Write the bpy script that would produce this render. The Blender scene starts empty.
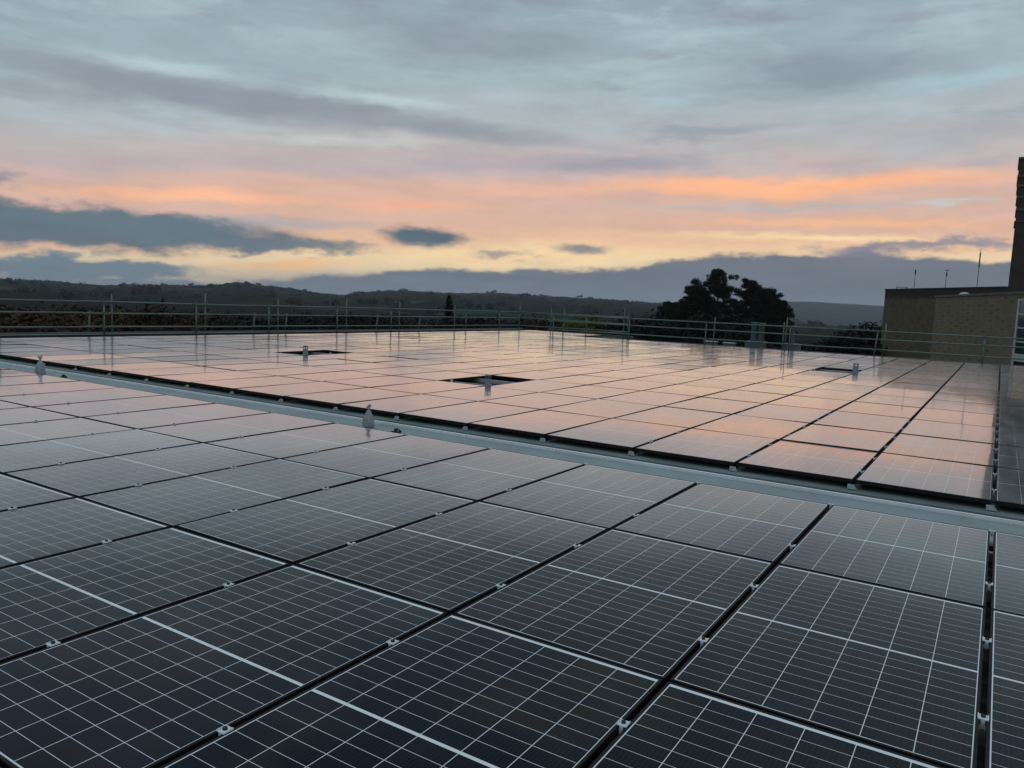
import bpy, math, random
import numpy as np
from mathutils import Vector, Matrix
R = math.radians
random.seed(7)
rng = np.random.default_rng(11)
scene = bpy.context.scene
col = scene.collection

# ------------------------------------------------------------------ helpers
def s2l(r, g, b, a=1.0):
    f = lambda c: (c/255/12.92) if c/255 <= .04045 else ((c/255+.055)/1.055)**2.4
    return (f(r), f(g), f(b), a)

def tag(o, label=None, cat=None, group=None, kind=None):
    if label: o['label'] = label
    if cat: o['category'] = cat
    if group: o['group'] = group
    if kind: o['kind'] = kind
    return o

def empty(name, loc=(0, 0, 0), rz=0.0):
    o = bpy.data.objects.new(name, None); col.objects.link(o)
    o.location = loc; o.rotation_euler = (0, 0, rz); o.empty_display_size = .2
    return o

class MB:
    """collects geometry for one mesh object"""
    def __init__(s): s.v = []; s.f = []; s.uv = {}; s.mi = []
    def add(s, vs, fs, mi=0):
        b = len(s.v); s.v += [tuple(v) for v in vs]
        for f in fs: s.f.append(tuple(b+i for i in f)); s.mi.append(mi)
        return b
    def box(s, x0, y0, z0, x1, y1, z1, mi=0):
        vs = [(x0,y0,z0),(x1,y0,z0),(x1,y1,z0),(x0,y1,z0),(x0,y0,z1),(x1,y0,z1),(x1,y1,z1),(x0,y1,z1)]
        s.add(vs, [(3,2,1,0),(4,5,6,7),(0,1,5,4),(1,2,6,5),(2,3,7,6),(3,0,4,7)], mi); return s
    def tube(s, a, b, r, n=10, r2=None, caps=True, mi=0):
        a = Vector(a); b = Vector(b); d = (b-a).normalized(); r2 = r if r2 is None else r2
        u = d.orthogonal().normalized(); w = d.cross(u)
        vs = []
        for c, rr in ((a, r), (b, r2)):
            for k in range(n):
                t = 2*math.pi*k/n; vs.append(c+(u*math.cos(t)+w*math.sin(t))*rr)
        fs = [(k, (k+1) % n, n+(k+1) % n, n+k) for k in range(n)]
        if caps: fs += [tuple(range(n-1, -1, -1)), tuple(range(n, 2*n))]
        s.add(vs, fs, mi); return s
    def lathe(s, prof, n=20, c=(0, 0, 0), jit=None, mi=0):
        vs = []; cx, cy, cz = c
        for i, (r, z) in enumerate(prof):
            for k in range(n):
                t = 2*math.pi*k/n; rr = r*(jit(t, z) if jit else 1)
                vs.append((cx+rr*math.cos(t), cy+rr*math.sin(t), cz+z))
        fs = []
        for i in range(len(prof)-1):
            for k in range(n):
                fs.append((i*n+k, i*n+(k+1) % n, (i+1)*n+(k+1) % n, (i+1)*n+k))
        fs.append(tuple(range(n-1, -1, -1))); fs.append(tuple(range((len(prof)-1)*n, len(prof)*n)))
        s.add(vs, fs, mi); return s
    def mesh(s, name, mats, smooth=False):
        me = bpy.data.meshes.new(name); me.from_pydata(s.v, [], s.f); me.update()
        for m in (mats if isinstance(mats, (list, tuple)) else [mats]): me.materials.append(m)
        if len(me.materials) > 1: me.polygons.foreach_set('material_index', s.mi)
        if smooth: me.polygons.foreach_set('use_smooth', [True]*len(me.polygons))
        return me
    def build(s, name, mats, parent=None, smooth=False, loc=None):
        o = bpy.data.objects.new(name, s.mesh(name, mats, smooth)); col.objects.link(o)
        if parent: o.parent = parent
        if loc: o.location = loc
        return o

# node shorthand ------------------------------------------------------------
class NT:
    def __init__(s, tree): s.t = tree; s.n = tree.nodes; s.l = tree.links
    def new(s, typ, **kw):
        n = s.n.new(typ)
        for k, v in kw.items(): setattr(n, k, v)
        return n
    def link(s, a, b): s.l.new(a, b)
    def put(s, sock, v):
        if isinstance(v, bpy.types.NodeSocket): s.l.new(v, sock)
        else: sock.default_value = v
    def m(s, op, a, b=None, c=None, clamp=False):
        n = s.n.new('ShaderNodeMath'); n.operation = op; n.use_clamp = clamp
        s.put(n.inputs[0], a)
        if b is not None: s.put(n.inputs[1], b)
        if c is not None: s.put(n.inputs[2], c)
        return n.outputs[0]
    def sstep(s, x, a, b):      # 0 at a, 1 at b
        n = s.n.new('ShaderNodeMapRange'); n.interpolation_type = 'SMOOTHSTEP'
        s.put(n.inputs['Value'], x); n.inputs['From Min'].default_value = a; n.inputs['From Max'].default_value = b
        return n.outputs['Result']
    def lin(s, x, a, b, c=0.0, d=1.0):
        n = s.n.new('ShaderNodeMapRange'); s.put(n.inputs['Value'], x)
        for k, v in zip(('From Min', 'From Max', 'To Min', 'To Max'), (a, b, c, d)): n.inputs[k].default_value = v
        return n.outputs['Result']
    def mix(s, f, a, b):
        n = s.n.new('ShaderNodeMix'); n.data_type = 'RGBA'
        s.put(n.inputs['Factor'], f); s.put(n.inputs['A'], a); s.put(n.inputs['B'], b)
        # colour sockets share names with the float ones; address them by index
        return n
    def cmix(s, f, a, b, blend='MIX'):
        n = s.n.new('ShaderNodeMix'); n.data_type = 'RGBA'; n.blend_type = blend
        s.put(n.inputs[0], f); s.put(n.inputs[6], a); s.put(n.inputs[7], b)
        return n.outputs[2]
    def comb(s, x, y, z=0.0):
        n = s.n.new('ShaderNodeCombineXYZ')
        for i, v in enumerate((x, y, z)): s.put(n.inputs[i], v)
        return n.outputs[0]
    def noise(s, vec, scale, detail=4, rough=.5, out='Fac', dist=0.0):
        n = s.n.new('ShaderNodeTexNoise'); s.put(n.inputs['Vector'], vec)
        n.inputs['Scale'].default_value = scale; n.inputs['Detail'].default_value = detail
        n.inputs['Roughness'].default_value = rough; n.inputs['Distortion'].default_value = dist
        return n.outputs[out]
    def ramp(s, f, stops, interp='LINEAR'):
        n = s.n.new('ShaderNodeValToRGB'); n.color_ramp.interpolation = interp
        e = n.color_ramp.elements
        while len(e) < len(stops): e.new(1.0)
        for i, (p, c) in enumerate(stops): e[i].position = p; e[i].color = c
        s.put(n.inputs[0], f); return n.outputs[0]

def mat(name):
    m = bpy.data.materials.new(name); m.use_nodes = True
    nt = NT(m.node_tree); bs = m.node_tree.nodes['Principled BSDF']
    return m, nt, bs

def simple(name, c, rough=.5, metal=0.0, var=.25, scale=8.0, bump=0.0, coat=0.0):
    """plain paint or metal with uneven wear"""
    m, nt, bs = mat(name)
    tc = nt.new('ShaderNodeTexCoord')
    n = nt.noise(tc.outputs['Object'], scale, 5, .6)
    k = nt.lin(n, .3, .7, 1-var, 1+var)
    v = nt.new('ShaderNodeVectorMath', operation='SCALE'); v.inputs[0].default_value = c[:3]; nt.put(v.inputs['Scale'], k)
    nt.link(v.outputs[0], bs.inputs['Base Color'])
    nt.put(bs.inputs['Roughness'], nt.lin(n, .3, .7, max(rough-.12, .02), min(rough+.12, 1)))
    bs.inputs['Metallic'].default_value = metal
    bs.inputs['Coat Weight'].default_value = coat
    if bump:
        b = nt.new('ShaderNodeBump'); b.inputs['Strength'].default_value = bump; b.inputs['Distance'].default_value = .02
        nt.link(nt.noise(tc.outputs['Object'], scale*4, 4), b.inputs['Height']); nt.link(b.outputs[0], bs.inputs['Normal'])
    return m

# ------------------------------------------------------------------ camera
C = Vector((-0.07418, -6.23872, 1.43443)); YAW, PIT, ROL, F = -0.561064, 0.105580, 0.043110, 770.9
cy, sy, cp, sp = math.cos(YAW), math.sin(YAW), math.cos(PIT), math.sin(PIT)
fw = Vector((sy*cp, cy*cp, -sp)); rt0 = Vector((cy, -sy, 0)); up0 = rt0.cross(fw)
rt = rt0*math.cos(ROL)+up0*math.sin(ROL); up = -rt0*math.sin(ROL)+up0*math.cos(ROL)
cd = bpy.data.cameras.new('camera'); cam = bpy.data.objects.new('camera', cd); col.objects.link(cam)
cam.matrix_world = Matrix((( rt.x, up.x, -fw.x, C.x), (rt.y, up.y, -fw.y, C.y), (rt.z, up.z, -fw.z, C.z), (0, 0, 0, 1)))
cd.sensor_width = 36; cd.lens = F/1024*36; cd.clip_end = 30000; cd.clip_start = .05
scene.camera = cam

# ------------------------------------------------------------------ world: overcast dusk sky
w = bpy.data.worlds.new('World'); scene.world = w; w.use_nodes = True
nt = NT(w.node_tree); bg = w.node_tree.nodes['Background']
tc = nt.new('ShaderNodeTexCoord'); sep = nt.new('ShaderNodeSeparateXYZ'); nt.link(tc.outputs['Generated'], sep.inputs[0])
X, Y, Z = sep.outputs
DEG = 57.29578
az = nt.m('MULTIPLY', nt.m('ARCTAN2', X, Y), DEG)
el = nt.m('MULTIPLY', nt.m('ARCSINE', Z), DEG)
nv = nt.comb(nt.m('MULTIPLY', az, .05), nt.m('MULTIPLY', el, .17))
big = nt.noise(nv, 1.6, 3, .5, 'Color')
fin = nt.noise(nv, 6.0, 5, .6, 'Color')
sb = nt.new('ShaderNodeSeparateXYZ'); nt.link(big, sb.inputs[0])
sf = nt.new('ShaderNodeSeparateXYZ'); nt.link(fin, sf.inputs[0])
nb = [nt.m('SUBTRACT', o, .5) for o in sb.outputs]; nf = [nt.m('SUBTRACT', o, .5) for o in sf.outputs]
azw = nt.m('ADD', nt.m('ADD', az, nt.m('MULTIPLY', nb[0], 9.0)), nt.m('MULTIPLY', nf[0], 5.0))
elw = nt.m('ADD', nt.m('ADD', el, nt.m('MULTIPLY', nb[1], 1.6)), nt.m('MULTIPLY', nf[1], 1.3))
elsoft = nt.m('ADD', el, nt.m('ADD', nt.m('MULTIPLY', nb[1], .7), nt.m('MULTIPLY', nf[1], .5)))
q = nt.m('MAXIMUM', nt.m('MINIMUM', nt.m('ADD', az, 25.0), 0.0), -45.0)
e2 = nt.m('ADD', elw, nt.m('MULTIPLY', nt.m('MULTIPLY', q, q), .0016))
stops = [(0.0, (120,130,144)), (2.4, (230,208,170)), (3.6, (240,214,170)), (4.6, (230,188,152)), (5.6, (216,176,154)), (7.0, (208,174,158)),
         (8.4, (208,173,158)), (10.0, (190,173,170)), (12.5, (168,174,178)), (15.5, (156,173,180)), (19.0, (146,164,173)),
         (25, (124,143,156)), (33, (92,112,130)), (44, (102,122,140)), (60, (160,176,188)), (90, (192,205,212))]
base = nt.ramp(nt.m('DIVIDE', e2, 90.0, clamp=True), [(p/90, s2l(*c)) for p, c in stops])
# mottled high cloud
hv = nt.comb(nt.m('MULTIPLY', az, .06), nt.m('MULTIPLY', el, .20))
hn = nt.noise(hv, 1.9, 8, .62, dist=.4)
hm_ = nt.noise(nt.comb(nt.m('MULTIPLY', az, .10), nt.m('MULTIPLY', el, .42), 3.0), 1.2, 6, .55)
hi = nt.sstep(el, 8.0, 12.0); lowf = nt.sstep(el, 60.0, 24.0)
base = nt.cmix(nt.m('MULTIPLY', nt.m('MULTIPLY', nt.sstep(hn, .47, .66), hi), nt.m('MULTIPLY', lowf, .6)), base, s2l(170,186,192))
base = nt.cmix(nt.m('MULTIPLY', nt.m('MULTIPLY', nt.sstep(hm_, .50, .68), hi), nt.m('MULTIPLY', lowf, .6)), base, s2l(136,143,155))
# away from the sunset the low sky loses its warmth
back = nt.sstep(nt.m('ABSOLUTE', nt.m('ADD', az, 30.0)), 55.0, 120.0)
base = nt.cmix(back, base, nt.ramp(nt.m('DIVIDE', el, 90.0, clamp=True), [(0, s2l(128,141,154)), (.2, s2l(150,163,174)), (.5, s2l(150,165,176)), (1, s2l(192,205,212))]))
# clear evening sky in the gaps of the high cloud
sky = nt.new('ShaderNodeTexSky', sky_type='NISHITA', sun_disc=False)
sky.sun_elevation = R(1.5); sky.sun_rotation = R(-25); sky.altitude = 100
skyc = nt.new('ShaderNodeVectorMath', operation='SCALE'); nt.link(sky.outputs[0], skyc.inputs[0]); skyc.inputs['Scale'].default_value = .10
gaps = nt.m('MULTIPLY', nt.sstep(nt.noise(nv, 2.3, 5, .55), .56, .70), nt.sstep(el, 9.0, 14.0))
cur = nt.cmix(nt.m('MULTIPLY', gaps, .35), base, nt.cmix(.2, s2l(168,196,204), skyc.outputs[0]))

def blob(cur, a, e, rx, ry, slope, soft, c, alpha, warp=1):
    A = azw if warp == 1 else azS; E = elw if warp == 1 else elS
    da = nt.m('SUBTRACT', A, a)
    dv = nt.m('SUBTRACT', nt.m('SUBTRACT', E, e), nt.m('MULTIPLY', da, slope))
    u = nt.m('DIVIDE', da, rx); v = nt.m('DIVIDE', dv, ry)
    r = nt.m('SQRT', nt.m('ADD', nt.m('MULTIPLY', u, u), nt.m('MULTIPLY', v, v)))
    k = nt.m('MULTIPLY', nt.sstep(r, 1.0, 1.0-soft), alpha)
    return nt.cmix(k, cur, s2l(*c))
B = [  # az, el, rx, ry, slope, softness, colour, opacity
 (-52, 15.2, 16, 2.6, .02, 1.0, (144,164,172), .6),     # blue grey veil top left
 (-54, 12.9, 24, 1.7, -.03, .8, (134,142,153), .9),    # mauve diagonal band
 (-38, 11.9, 16, 1.1, -.02, .9, (140,147,157), .8),
 (-56, 14.3, 8, .7, .02, 1.0, (180,200,205), .7),      # pale gaps
 (-43, 13.6, 8, .7, -.03, 1.0, (182,202,206), .75),
 (-33, 14.2, 12, .8, .03, 1.0, (172,182,190), .5),
 (-46, 10.6, 13, .55, .03, 1.0, (188,194,190), .7),
 (-60, 10.4, 9, 1.1, .03, 1.0, (172,184,190), .6),
 (-52, 8.7, 30, 1.2, .07, 1.0, (176,166,172), .7),      # mauve pink band
 (-44, 6.9, 22, 1.9, .06, 1.0, (220,176,154), .75),     # wide salmon light
 (-55, 6.1, 11, .75, .045, .9, (244,182,144), .92),     # orange streak left
 (-40, 6.7, 10, .8, .03, 1.0, (238,174,140), .7),
 (-52, 4.7, 14, .7, .05, .8, (168,168,172), .75),      # grey strip
 (-35, 9.9, 13, 1.3, .02, 1.0, (174,164,170), .7),
 (-25, 10.2, 10, 1.0, .02, .9, (150,150,162), .85),     # mauve cloud centre
 (-13.5, 8.7, 19, .95, .010, .8, (246,180,136), .97),    # orange streak right
 (-31, 8.2, 10, .8, .02, 1.0, (232,178,152), .6),
 (-14, 7.3, 15, .45, .0, .9, (178,176,178), .7),
 (-10, 6.2, 16, .55, .01, 1.0, (242,184,142), .85),
 (-4, 7.4, 4, .25, .03, 1.0, (190,196,192), .7),
 (-12, 5.1, 15, .5, .0, 1.0, (248,218,166), .85),       # yellow light
 (-32, 3.4, 18, .8, .05, 1.0, (250,216,164), .9),
 (-48, 1.9, 7, .6, .07, .8, (250,198,142), .95),
 (-62, 1.7, 6, .5, .04, .9, (232,212,172), .8),
 (-12, 15.9, 12, 2.4, -.05, .9, (132,144,155), .9),    # grey cloud upper right
 (-36, 17.6, 15, 2.2, .0, .9, (136,147,157), .8),
 (-20, 18.6, 9, .6, .03, 1.0, (166,186,194), .6),
 (-4, 14.6, 6, .9, .05, 1.0, (160,192,200), .7),
 (-21, 14.6, 4, .6, .0, 1.0, (168,192,202), .6),
 (-4, 12.0, 12, 1.0, .0, 1.0, (170,168,174), .6),
]
for b in B: cur = blob(cur, *b)
# bank of cloud lying along the horizon
tops = [(-75,.4),(-53,.5),(-50.5,.7),(-47.7,1.15),(-40.7,1.9),(-32.5,2.3),(-26,2.6),(-23.8,2.8),(-21.6,3.4),(-18.2,3.9),(-11.5,4.1),(-8.5,4.3),(-5.4,4.0),(.2,3.7),(15,3.5),(40,3)]
tp = nt.m('MULTIPLY', nt.ramp(nt.lin(az, -80.0, 40.0), [((a+80)/120, (h/10, h/10, h/10, 1)) for a, h in tops]), 10.0)
bn = nt.m('SUBTRACT', nt.noise(nt.comb(nt.m('MULTIPLY', az, .22), nt.m('MULTIPLY', el, .5), 2.0), 1.5, 7, .6), .5)
dist = nt.m('SUBTRACT', nt.m('ADD', el, nt.m('ADD', nt.m('MULTIPLY', bn, 1.5), nt.m('MULTIPLY', nb[2], .5))), tp)
bankc = nt.ramp(nt.m('DIVIDE', nt.m('ADD', el, nt.m('MULTIPLY', nf[2], 2.5)), 5.0, clamp=True), [(0, s2l(122,134,144)), (.35, s2l(104,115,125)), (.9, s2l(112,116,126))])
cur = nt.cmix(nt.m('MULTIPLY', nt.sstep(dist, .26, -.20), nt.m('SUBTRACT', 1.0, back)), cur, bankc)
cn = nt.noise(nt.comb(nt.m('MULTIPLY', az, .22), nt.m('MULTIPLY', el, .55), 7.0), 1.5, 7, .62, 'Color')
sn = nt.new('ShaderNodeSeparateXYZ'); nt.link(cn, sn.inputs[0]); nc = [nt.m('SUBTRACT', o, .5) for o in sn.outputs]
azD = nt.m('ADD', az, nt.m('MULTIPLY', nc[0], 9.0)); elD = nt.m('ADD', el, nt.m('MULTIPLY', nc[1], 2.3))
azS = nt.m('ADD', az, nt.m('MULTIPLY', nc[0], 4.0)); elS = nt.m('ADD', el, nt.m('MULTIPLY', nc[1], 1.1))
azw, elw = azD, elD
D = [(-66, 3.5, 23.0, 1.75, .012, .45, (88,107,118), .97),     # long dark cloud
     (-60, 4.0, 12, .9, .0, .6, (96,115,125), .9),
     (-50, 3.3, 8.5, .8, .02, .6, (94,112,122), .9),
     (-39.2, 4.45, 4.0, .92, .01, .55, (86,104,115), 1.0, 2),      # small dark cloud
     (-33.8, 3.4, 3.2, .55, .03, .9, (130,128,140), .75),
     (-27.6, 4.1, 3.4, .55, -.02, .8, (112,118,130), .85, 2),
     (-67, 6.2, 4.0, .6, .0, .8, (126,132,144), .8),
     (-63, .9, 11.0, .95, .03, .45, (112,131,142), 1.0),        # low cloud at the left
     (-3.5, 4.85, 6.2, .5, .06, .8, (130,132,146), .85),
     (-8.6, 4.4, 5.0, .8, .05, .8, (120,124,138), .9)]
for b in D: cur = blob(cur, *b)
# fine cloud texture
tex = nt.lin(nt.noise(nt.comb(nt.m('MULTIPLY', az, .12), nt.m('MULTIPLY', el, .55)), 1.3, 7, .62), .25, .75, .90, 1.10)
sc = nt.new('ShaderNodeVectorMath', operation='SCALE'); nt.put(sc.inputs[0], cur); nt.put(sc.inputs['Scale'], tex)
below = nt.sstep(el, -1.0, -4.0)
fincol = nt.cmix(below, sc.outputs[0], (.03, .035, .035, 1))
nt.link(fincol, bg.inputs['Color']); bg.inputs['Strength'].default_value = 1.0

sl = bpy.data.lights.new('sun', 'SUN'); sl.energy = .012; sl.angle = R(30); sl.color = (1, .78, .55)
so = bpy.data.objects.new('sun', sl); col.objects.link(so)
a_, e_ = R(-25), R(4)
so.rotation_euler = Vector((math.sin(a_)*math.cos(e_), math.cos(a_)*math.cos(e_), math.sin(e_))).to_track_quat('Z', 'Y').to_euler()

# ------------------------------------------------------------------ materials
# glass over solar cells (uv in metres, origin at the panel's lower left glass corner)
PW, PL = 1.027, 1.711          # panel size
W, L = 1.05, 1.728587          # pitch
FR = .012                      # frame width
GW, GL = PW-2*FR, PL-2*FR
m_glass, nt, bs = mat('solar_glass')
uvn = nt.new('ShaderNodeUVMap'); su = nt.new('ShaderNodeSeparateXYZ'); nt.link(uvn.outputs[0], su.inputs[0])
u, v = su.outputs[0], su.outputs[1]
px = (GW-.006)/6; mx = .0035
m0, m1, mc = .006, .018, .014   # near margin, far margin, centre strip
half = (GL-m0-m1-mc)/2; py = half/10
cu = nt.m('DIVIDE', nt.m('SUBTRACT', u, mx), px)
lx = nt.m('GREATER_THAN', nt.m('ABSOLUTE', nt.m('SUBTRACT', nt.m('FRACT', cu), .5)), .5-.0014/px)
ox = nt.m('MAXIMUM', nt.m('LESS_THAN', cu, 0.0), nt.m('GREATER_THAN', u, GW-.0012))
yc = m0+half
upper = nt.m('GREATER_THAN', v, yc+mc/2)
v2 = nt.m('SUBTRACT', nt.m('SUBTRACT', v, m0), nt.m('MULTIPLY', upper, mc))
cv = nt.m('DIVIDE', v2, py)
ly = nt.m('GREATER_THAN', nt.m('ABSOLUTE', nt.m('SUBTRACT', nt.m('FRACT', cv), .5)), .5-.00105/py)
oy = nt.m('MAXIMUM', nt.m('LESS_THAN', v, m0), nt.m('GREATER_THAN', v, GL-m1))
ce = nt.m('MULTIPLY', nt.m('GREATER_THAN', v, yc), nt.m('LESS_THAN', v, yc+mc))
white = nt.m('MAXIMUM', nt.m('MAXIMUM', ox, oy), ce)
thin = nt.m('MAXIMUM', lx, ly)
white = nt.m('MAXIMUM', white, thin)
bb = nt.m('GREATER_THAN', nt.m('ABSOLUTE', nt.m('SUBTRACT', nt.m('FRACT', nt.m('MULTIPLY', cu, 10.0)), .5)), .455)
oi = nt.new('ShaderNodeObjectInfo')
geo = nt.new('ShaderNodeNewGeometry')
cellid = nt.comb(nt.m('FLOOR', cu), nt.m('FLOOR', cv), nt.m('MULTIPLY', oi.outputs['Random'], 97.0))
wn = nt.new('ShaderNodeTexWhiteNoise', noise_dimensions='3D'); nt.link(cellid, wn.inputs['Vector'])
cell = nt.cmix(wn.outputs['Value'], (.0014, .0046, .0120, 1), (.0030, .0056, .0120, 1))
blot = nt.noise(geo.outputs['Position'], .9, 4, .55)
bl2 = nt.noise(geo.outputs['Position'], .55, 3, .5)
wn2 = nt.new('ShaderNodeTexWhiteNoise', noise_dimensions='3D'); nt.link(nt.comb(nt.m('FLOOR', cv), nt.m('MULTIPLY', oi.outputs['Random'], 31.0), nt.m('FLOOR', cu)), wn2.inputs['Vector'])
kk = nt.m('MULTIPLY', nt.sstep(blot, .42, .62), nt.lin(wn2.outputs['Value'], 0, 1, .35, 1.0))
cell = nt.cmix(kk, cell, nt.cmix(nt.sstep(bl2, .42, .58), (.026, .021, .012, 1), (.021, .013, .026, 1)))
cell = nt.cmix(nt.m('MULTIPLY', nt.sstep(bl2, .55, .75), nt.lin(wn.outputs['Value'], 0, 1, .2, .9)), cell, (.010, .022, .015, 1))
cell = nt.cmix(nt.m('MULTIPLY', bb, .45), cell, (.05, .06, .07, 1))
cell = nt.cmix(nt.m('MULTIPLY', nt.m('POWER', oi.outputs['Random'], 2.0), .30), cell, (.030, .030, .034, 1))
colr = nt.cmix(white, cell, (.90, .93, .94, 1))
# dust and dried rain marks
pos = geo.outputs['Position']
mp = nt.new('ShaderNodeMapping'); nt.link(pos, mp.inputs[0]); mp.inputs['Scale'].default_value = (7, 1.0, 1)
dust = nt.sstep(nt.noise(mp.outputs[0], 1.6, 6, .65), .48, .8)
colr = nt.cmix(nt.m('MULTIPLY', nt.m('MULTIPLY', dust, nt.sstep(nt.noise(geo.outputs['Position'], .35, 2), .4, .65)), .10), colr, (.30, .29, .27, 1))
nt.link(colr, bs.inputs['Base Color'])
bp = nt.new('ShaderNodeBump'); bp.inputs['Strength'].default_value = .14; bp.inputs['Distance'].default_value = .004
mp2 = nt.new('ShaderNodeMapping'); nt.link(pos, mp2.inputs[0]); mp2.inputs['Scale'].default_value = (1, 1.6, 1)
nt.link(nt.noise(mp2.outputs[0], 3.0, 3, .5), bp.inputs['Height'])
rn = nt.m('ADD', nt.noise(mp.outputs[0], .8, 5, .6), nt.m('MULTIPLY', nt.m('SUBTRACT', oi.outputs['Random'], .5), .25))
nt.link(colr, bs.inputs['Base Color']); bs.inputs['Roughness'].default_value = .7; bs.inputs['Specular IOR Level'].default_value = 0.0
g1 = nt.new('ShaderNodeBsdfAnisotropic'); g2 = nt.new('ShaderNodeBsdfAnisotropic')
for g_, r0, r1 in ((g1, .03, .09), (g2, .18, .27)):
    g_.inputs['Color'].default_value = (1, 1, 1, 1); nt.put(g_.inputs['Roughness'], nt.lin(rn, .3, .7, r0, r1)); nt.link(bp.outputs[0], g_.inputs['Normal'])
gm_ = nt.new('ShaderNodeMixShader'); gm_.inputs[0].default_value = .45; nt.link(g1.outputs[0], gm_.inputs[1]); nt.link(g2.outputs[0], gm_.inputs[2])
lw = nt.new('ShaderNodeLayerWeight'); lw.inputs['Blend'].default_value = .5
fr_ = nt.ramp(lw.outputs['Facing'], [(0, (.03,)*3+(1,)), (.45, (.028,)*3+(1,)), (.58, (.062,)*3+(1,)), (.68, (.130,)*3+(1,)), (.765, (.385,)*3+(1,)), (.84, (.67,)*3+(1,)), (.92, (.88,)*3+(1,)), (1, (.97,)*3+(1,))])
mxs = nt.new('ShaderNodeMixShader'); nt.link(fr_, mxs.inputs[0])
nt.link(bs.outputs[0], mxs.inputs[1]); nt.link(gm_.outputs[0], mxs.inputs[2])
nt.link(mxs.outputs[0], m_glass.node_tree.nodes['Material Output'].inputs['Surface'])

m_frame = simple('black_anodised', (.010, .010, .011), .6, 0, .2, 6)
m_frame.node_tree.nodes['Principled BSDF'].inputs['Specular IOR Level'].default_value = .22
m_metal = simple('galvanised', (.52, .56, .57), .42, .6, .2, 9)
m_clampm = simple('clamp_aluminium', (.80, .84, .86), .35, .1, .15, 30)
m_groove = simple('dark_seam', (.06, .075, .078), .6)
m_dark = simple('dark_rubber', (.02, .02, .02), .8)
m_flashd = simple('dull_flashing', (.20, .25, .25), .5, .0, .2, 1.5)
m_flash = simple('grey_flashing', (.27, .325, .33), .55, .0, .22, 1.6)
m_bead = simple('bright_flashing_edge', (.92, .94, .94), .3, .3, .08, 3)
m_roofs = simple('roof_sheet', (.045, .05, .052), .55, 0, .25, 2)
m_scaf = simple('scaffold_tube', (.12, .17, .15), .45, .35, .3, 5)
m_rail = simple('scaffold_rail', (.15, .185, .16), .5, .25, .25, 3)
m_coup = simple('coupler', (.10, .15, .12), .6, .2, .3, 20)
m_pipe = simple('vent_pipe', (.14, .18, .19), .35, .2, .2, 12)
m_pale = simple('pale_metal', (.11, .14, .16), .5, 0, .2, 3)
m_pwhite = simple('painted_white', (.42, .47, .48), .45, 0, .1, 2)
m_bag = simple('plastic_bag', (.36, .39, .39), .3, 0, .3, 25, bump=.8)
m_conc = simple('coping', (.10, .11, .10), .8, 0, .3, 1.2)
m_conclt = simple('parapet_cap', (.50, .54, .55), .5, 0, .15, .7)
m_winglass = simple('window_glass', (.010, .035, .055), .08, 0, .1, 2, coat=.6)
m_bark = simple('bark', (.05, .04, .03), .9, 0, .3, 3)

def brickmat(name, c1, c2, mortar, spots, stain):
    m, nt, bs = mat(name)
    uvn = nt.new('ShaderNodeUVMap'); s = nt.new('ShaderNodeSeparateXYZ'); nt.link(uvn.outputs[0], s.inputs[0])
    b = nt.new('ShaderNodeTexBrick'); nt.link(uvn.outputs[0], b.inputs['Vector'])
    b.inputs['Color1'].default_value = (*c1, 1); b.inputs['Color2'].default_value = (*c2, 1); b.inputs['Mortar'].default_value = (*mortar, 1)
    b.inputs['Scale'].default_value = 1.0; b.inputs['Brick Width'].default_value = .225; b.inputs['Row Height'].default_value = .075
    b.inputs['Mortar Size'].default_value = .009; b.inputs['Bias'].default_value = -.1
    n = nt.noise(uvn.outputs[0], .8, 6, .65)
    c = nt.cmix(nt.lin(n, .35, .7, 0, .35), b.outputs[0], (.10, .085, .055, 1))
    if spots:   # staggered dark header bricks
        row = nt.m('FLOOR', nt.m('DIVIDE', s.outputs[1], .21))
        uu = nt.m('ADD', nt.m('DIVIDE', s.outputs[0], 1.7), nt.m('MULTIPLY', nt.m('MODULO', nt.m('ABSOLUTE', row), 2.0), .5))
        wnn = nt.new('ShaderNodeTexWhiteNoise', noise_dimensions='2D'); nt.link(nt.comb(nt.m('FLOOR', uu), row), wnn.inputs['Vector'])
        du = nt.m('MULTIPLY', nt.m('SUBTRACT', nt.m('FRACT', uu), .5), 1.7)
        dv = nt.m('MULTIPLY', nt.m('SUBTRACT', nt.m('FRACT', nt.m('DIVIDE', s.outputs[1], .21)), .5), .21*2.4)
        r = nt.m('SQRT', nt.m('ADD', nt.m('MULTIPLY', du, du), nt.m('MULTIPLY', nt.m('MULTIPLY', dv, dv), 4.0)))
        r = nt.m('ADD', r, nt.m('MULTIPLY', nt.m('SUBTRACT', nt.noise(uvn.outputs[0], 5, 3), .5), .25))
        k = nt.m('MULTIPLY', nt.sstep(r, .36, .10), nt.lin(wnn.outputs['Value'], 0, 1, .1, .75))
        c = nt.cmix(k, c, (.055, .035, .022, 1))
    if stain:   # weathering below the coping
        t = nt.m('ADD', nt.lin(s.outputs[1], stain-.75, stain-.15), nt.m('MULTIPLY', nt.m('SUBTRACT', nt.noise(uvn.outputs[0], 2.2, 5, .7), .5), 1.1))
        c = nt.cmix(nt.m('MULTIPLY', nt.sstep(t, -.25, .5), .85), c, (.035, .03, .028, 1))
    nt.put(bs.inputs['Base Color'], c); bs.inputs['Roughness'].default_value = .9; bs.inputs['Specular IOR Level'].default_value = .2
    bp = nt.new('ShaderNodeBump'); bp.inputs['Strength'].default_value = .4; bp.inputs['Distance'].default_value = .01
    nt.link(b.outputs['Fac'], bp.inputs['Height']); bp.invert = True; nt.link(bp.outputs[0], bs.inputs['Normal'])
    return m
m_brick = brickmat('buff_brick', (.25, .205, .135), (.195, .16, .10), (.19, .17, .13), True, None)
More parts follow.
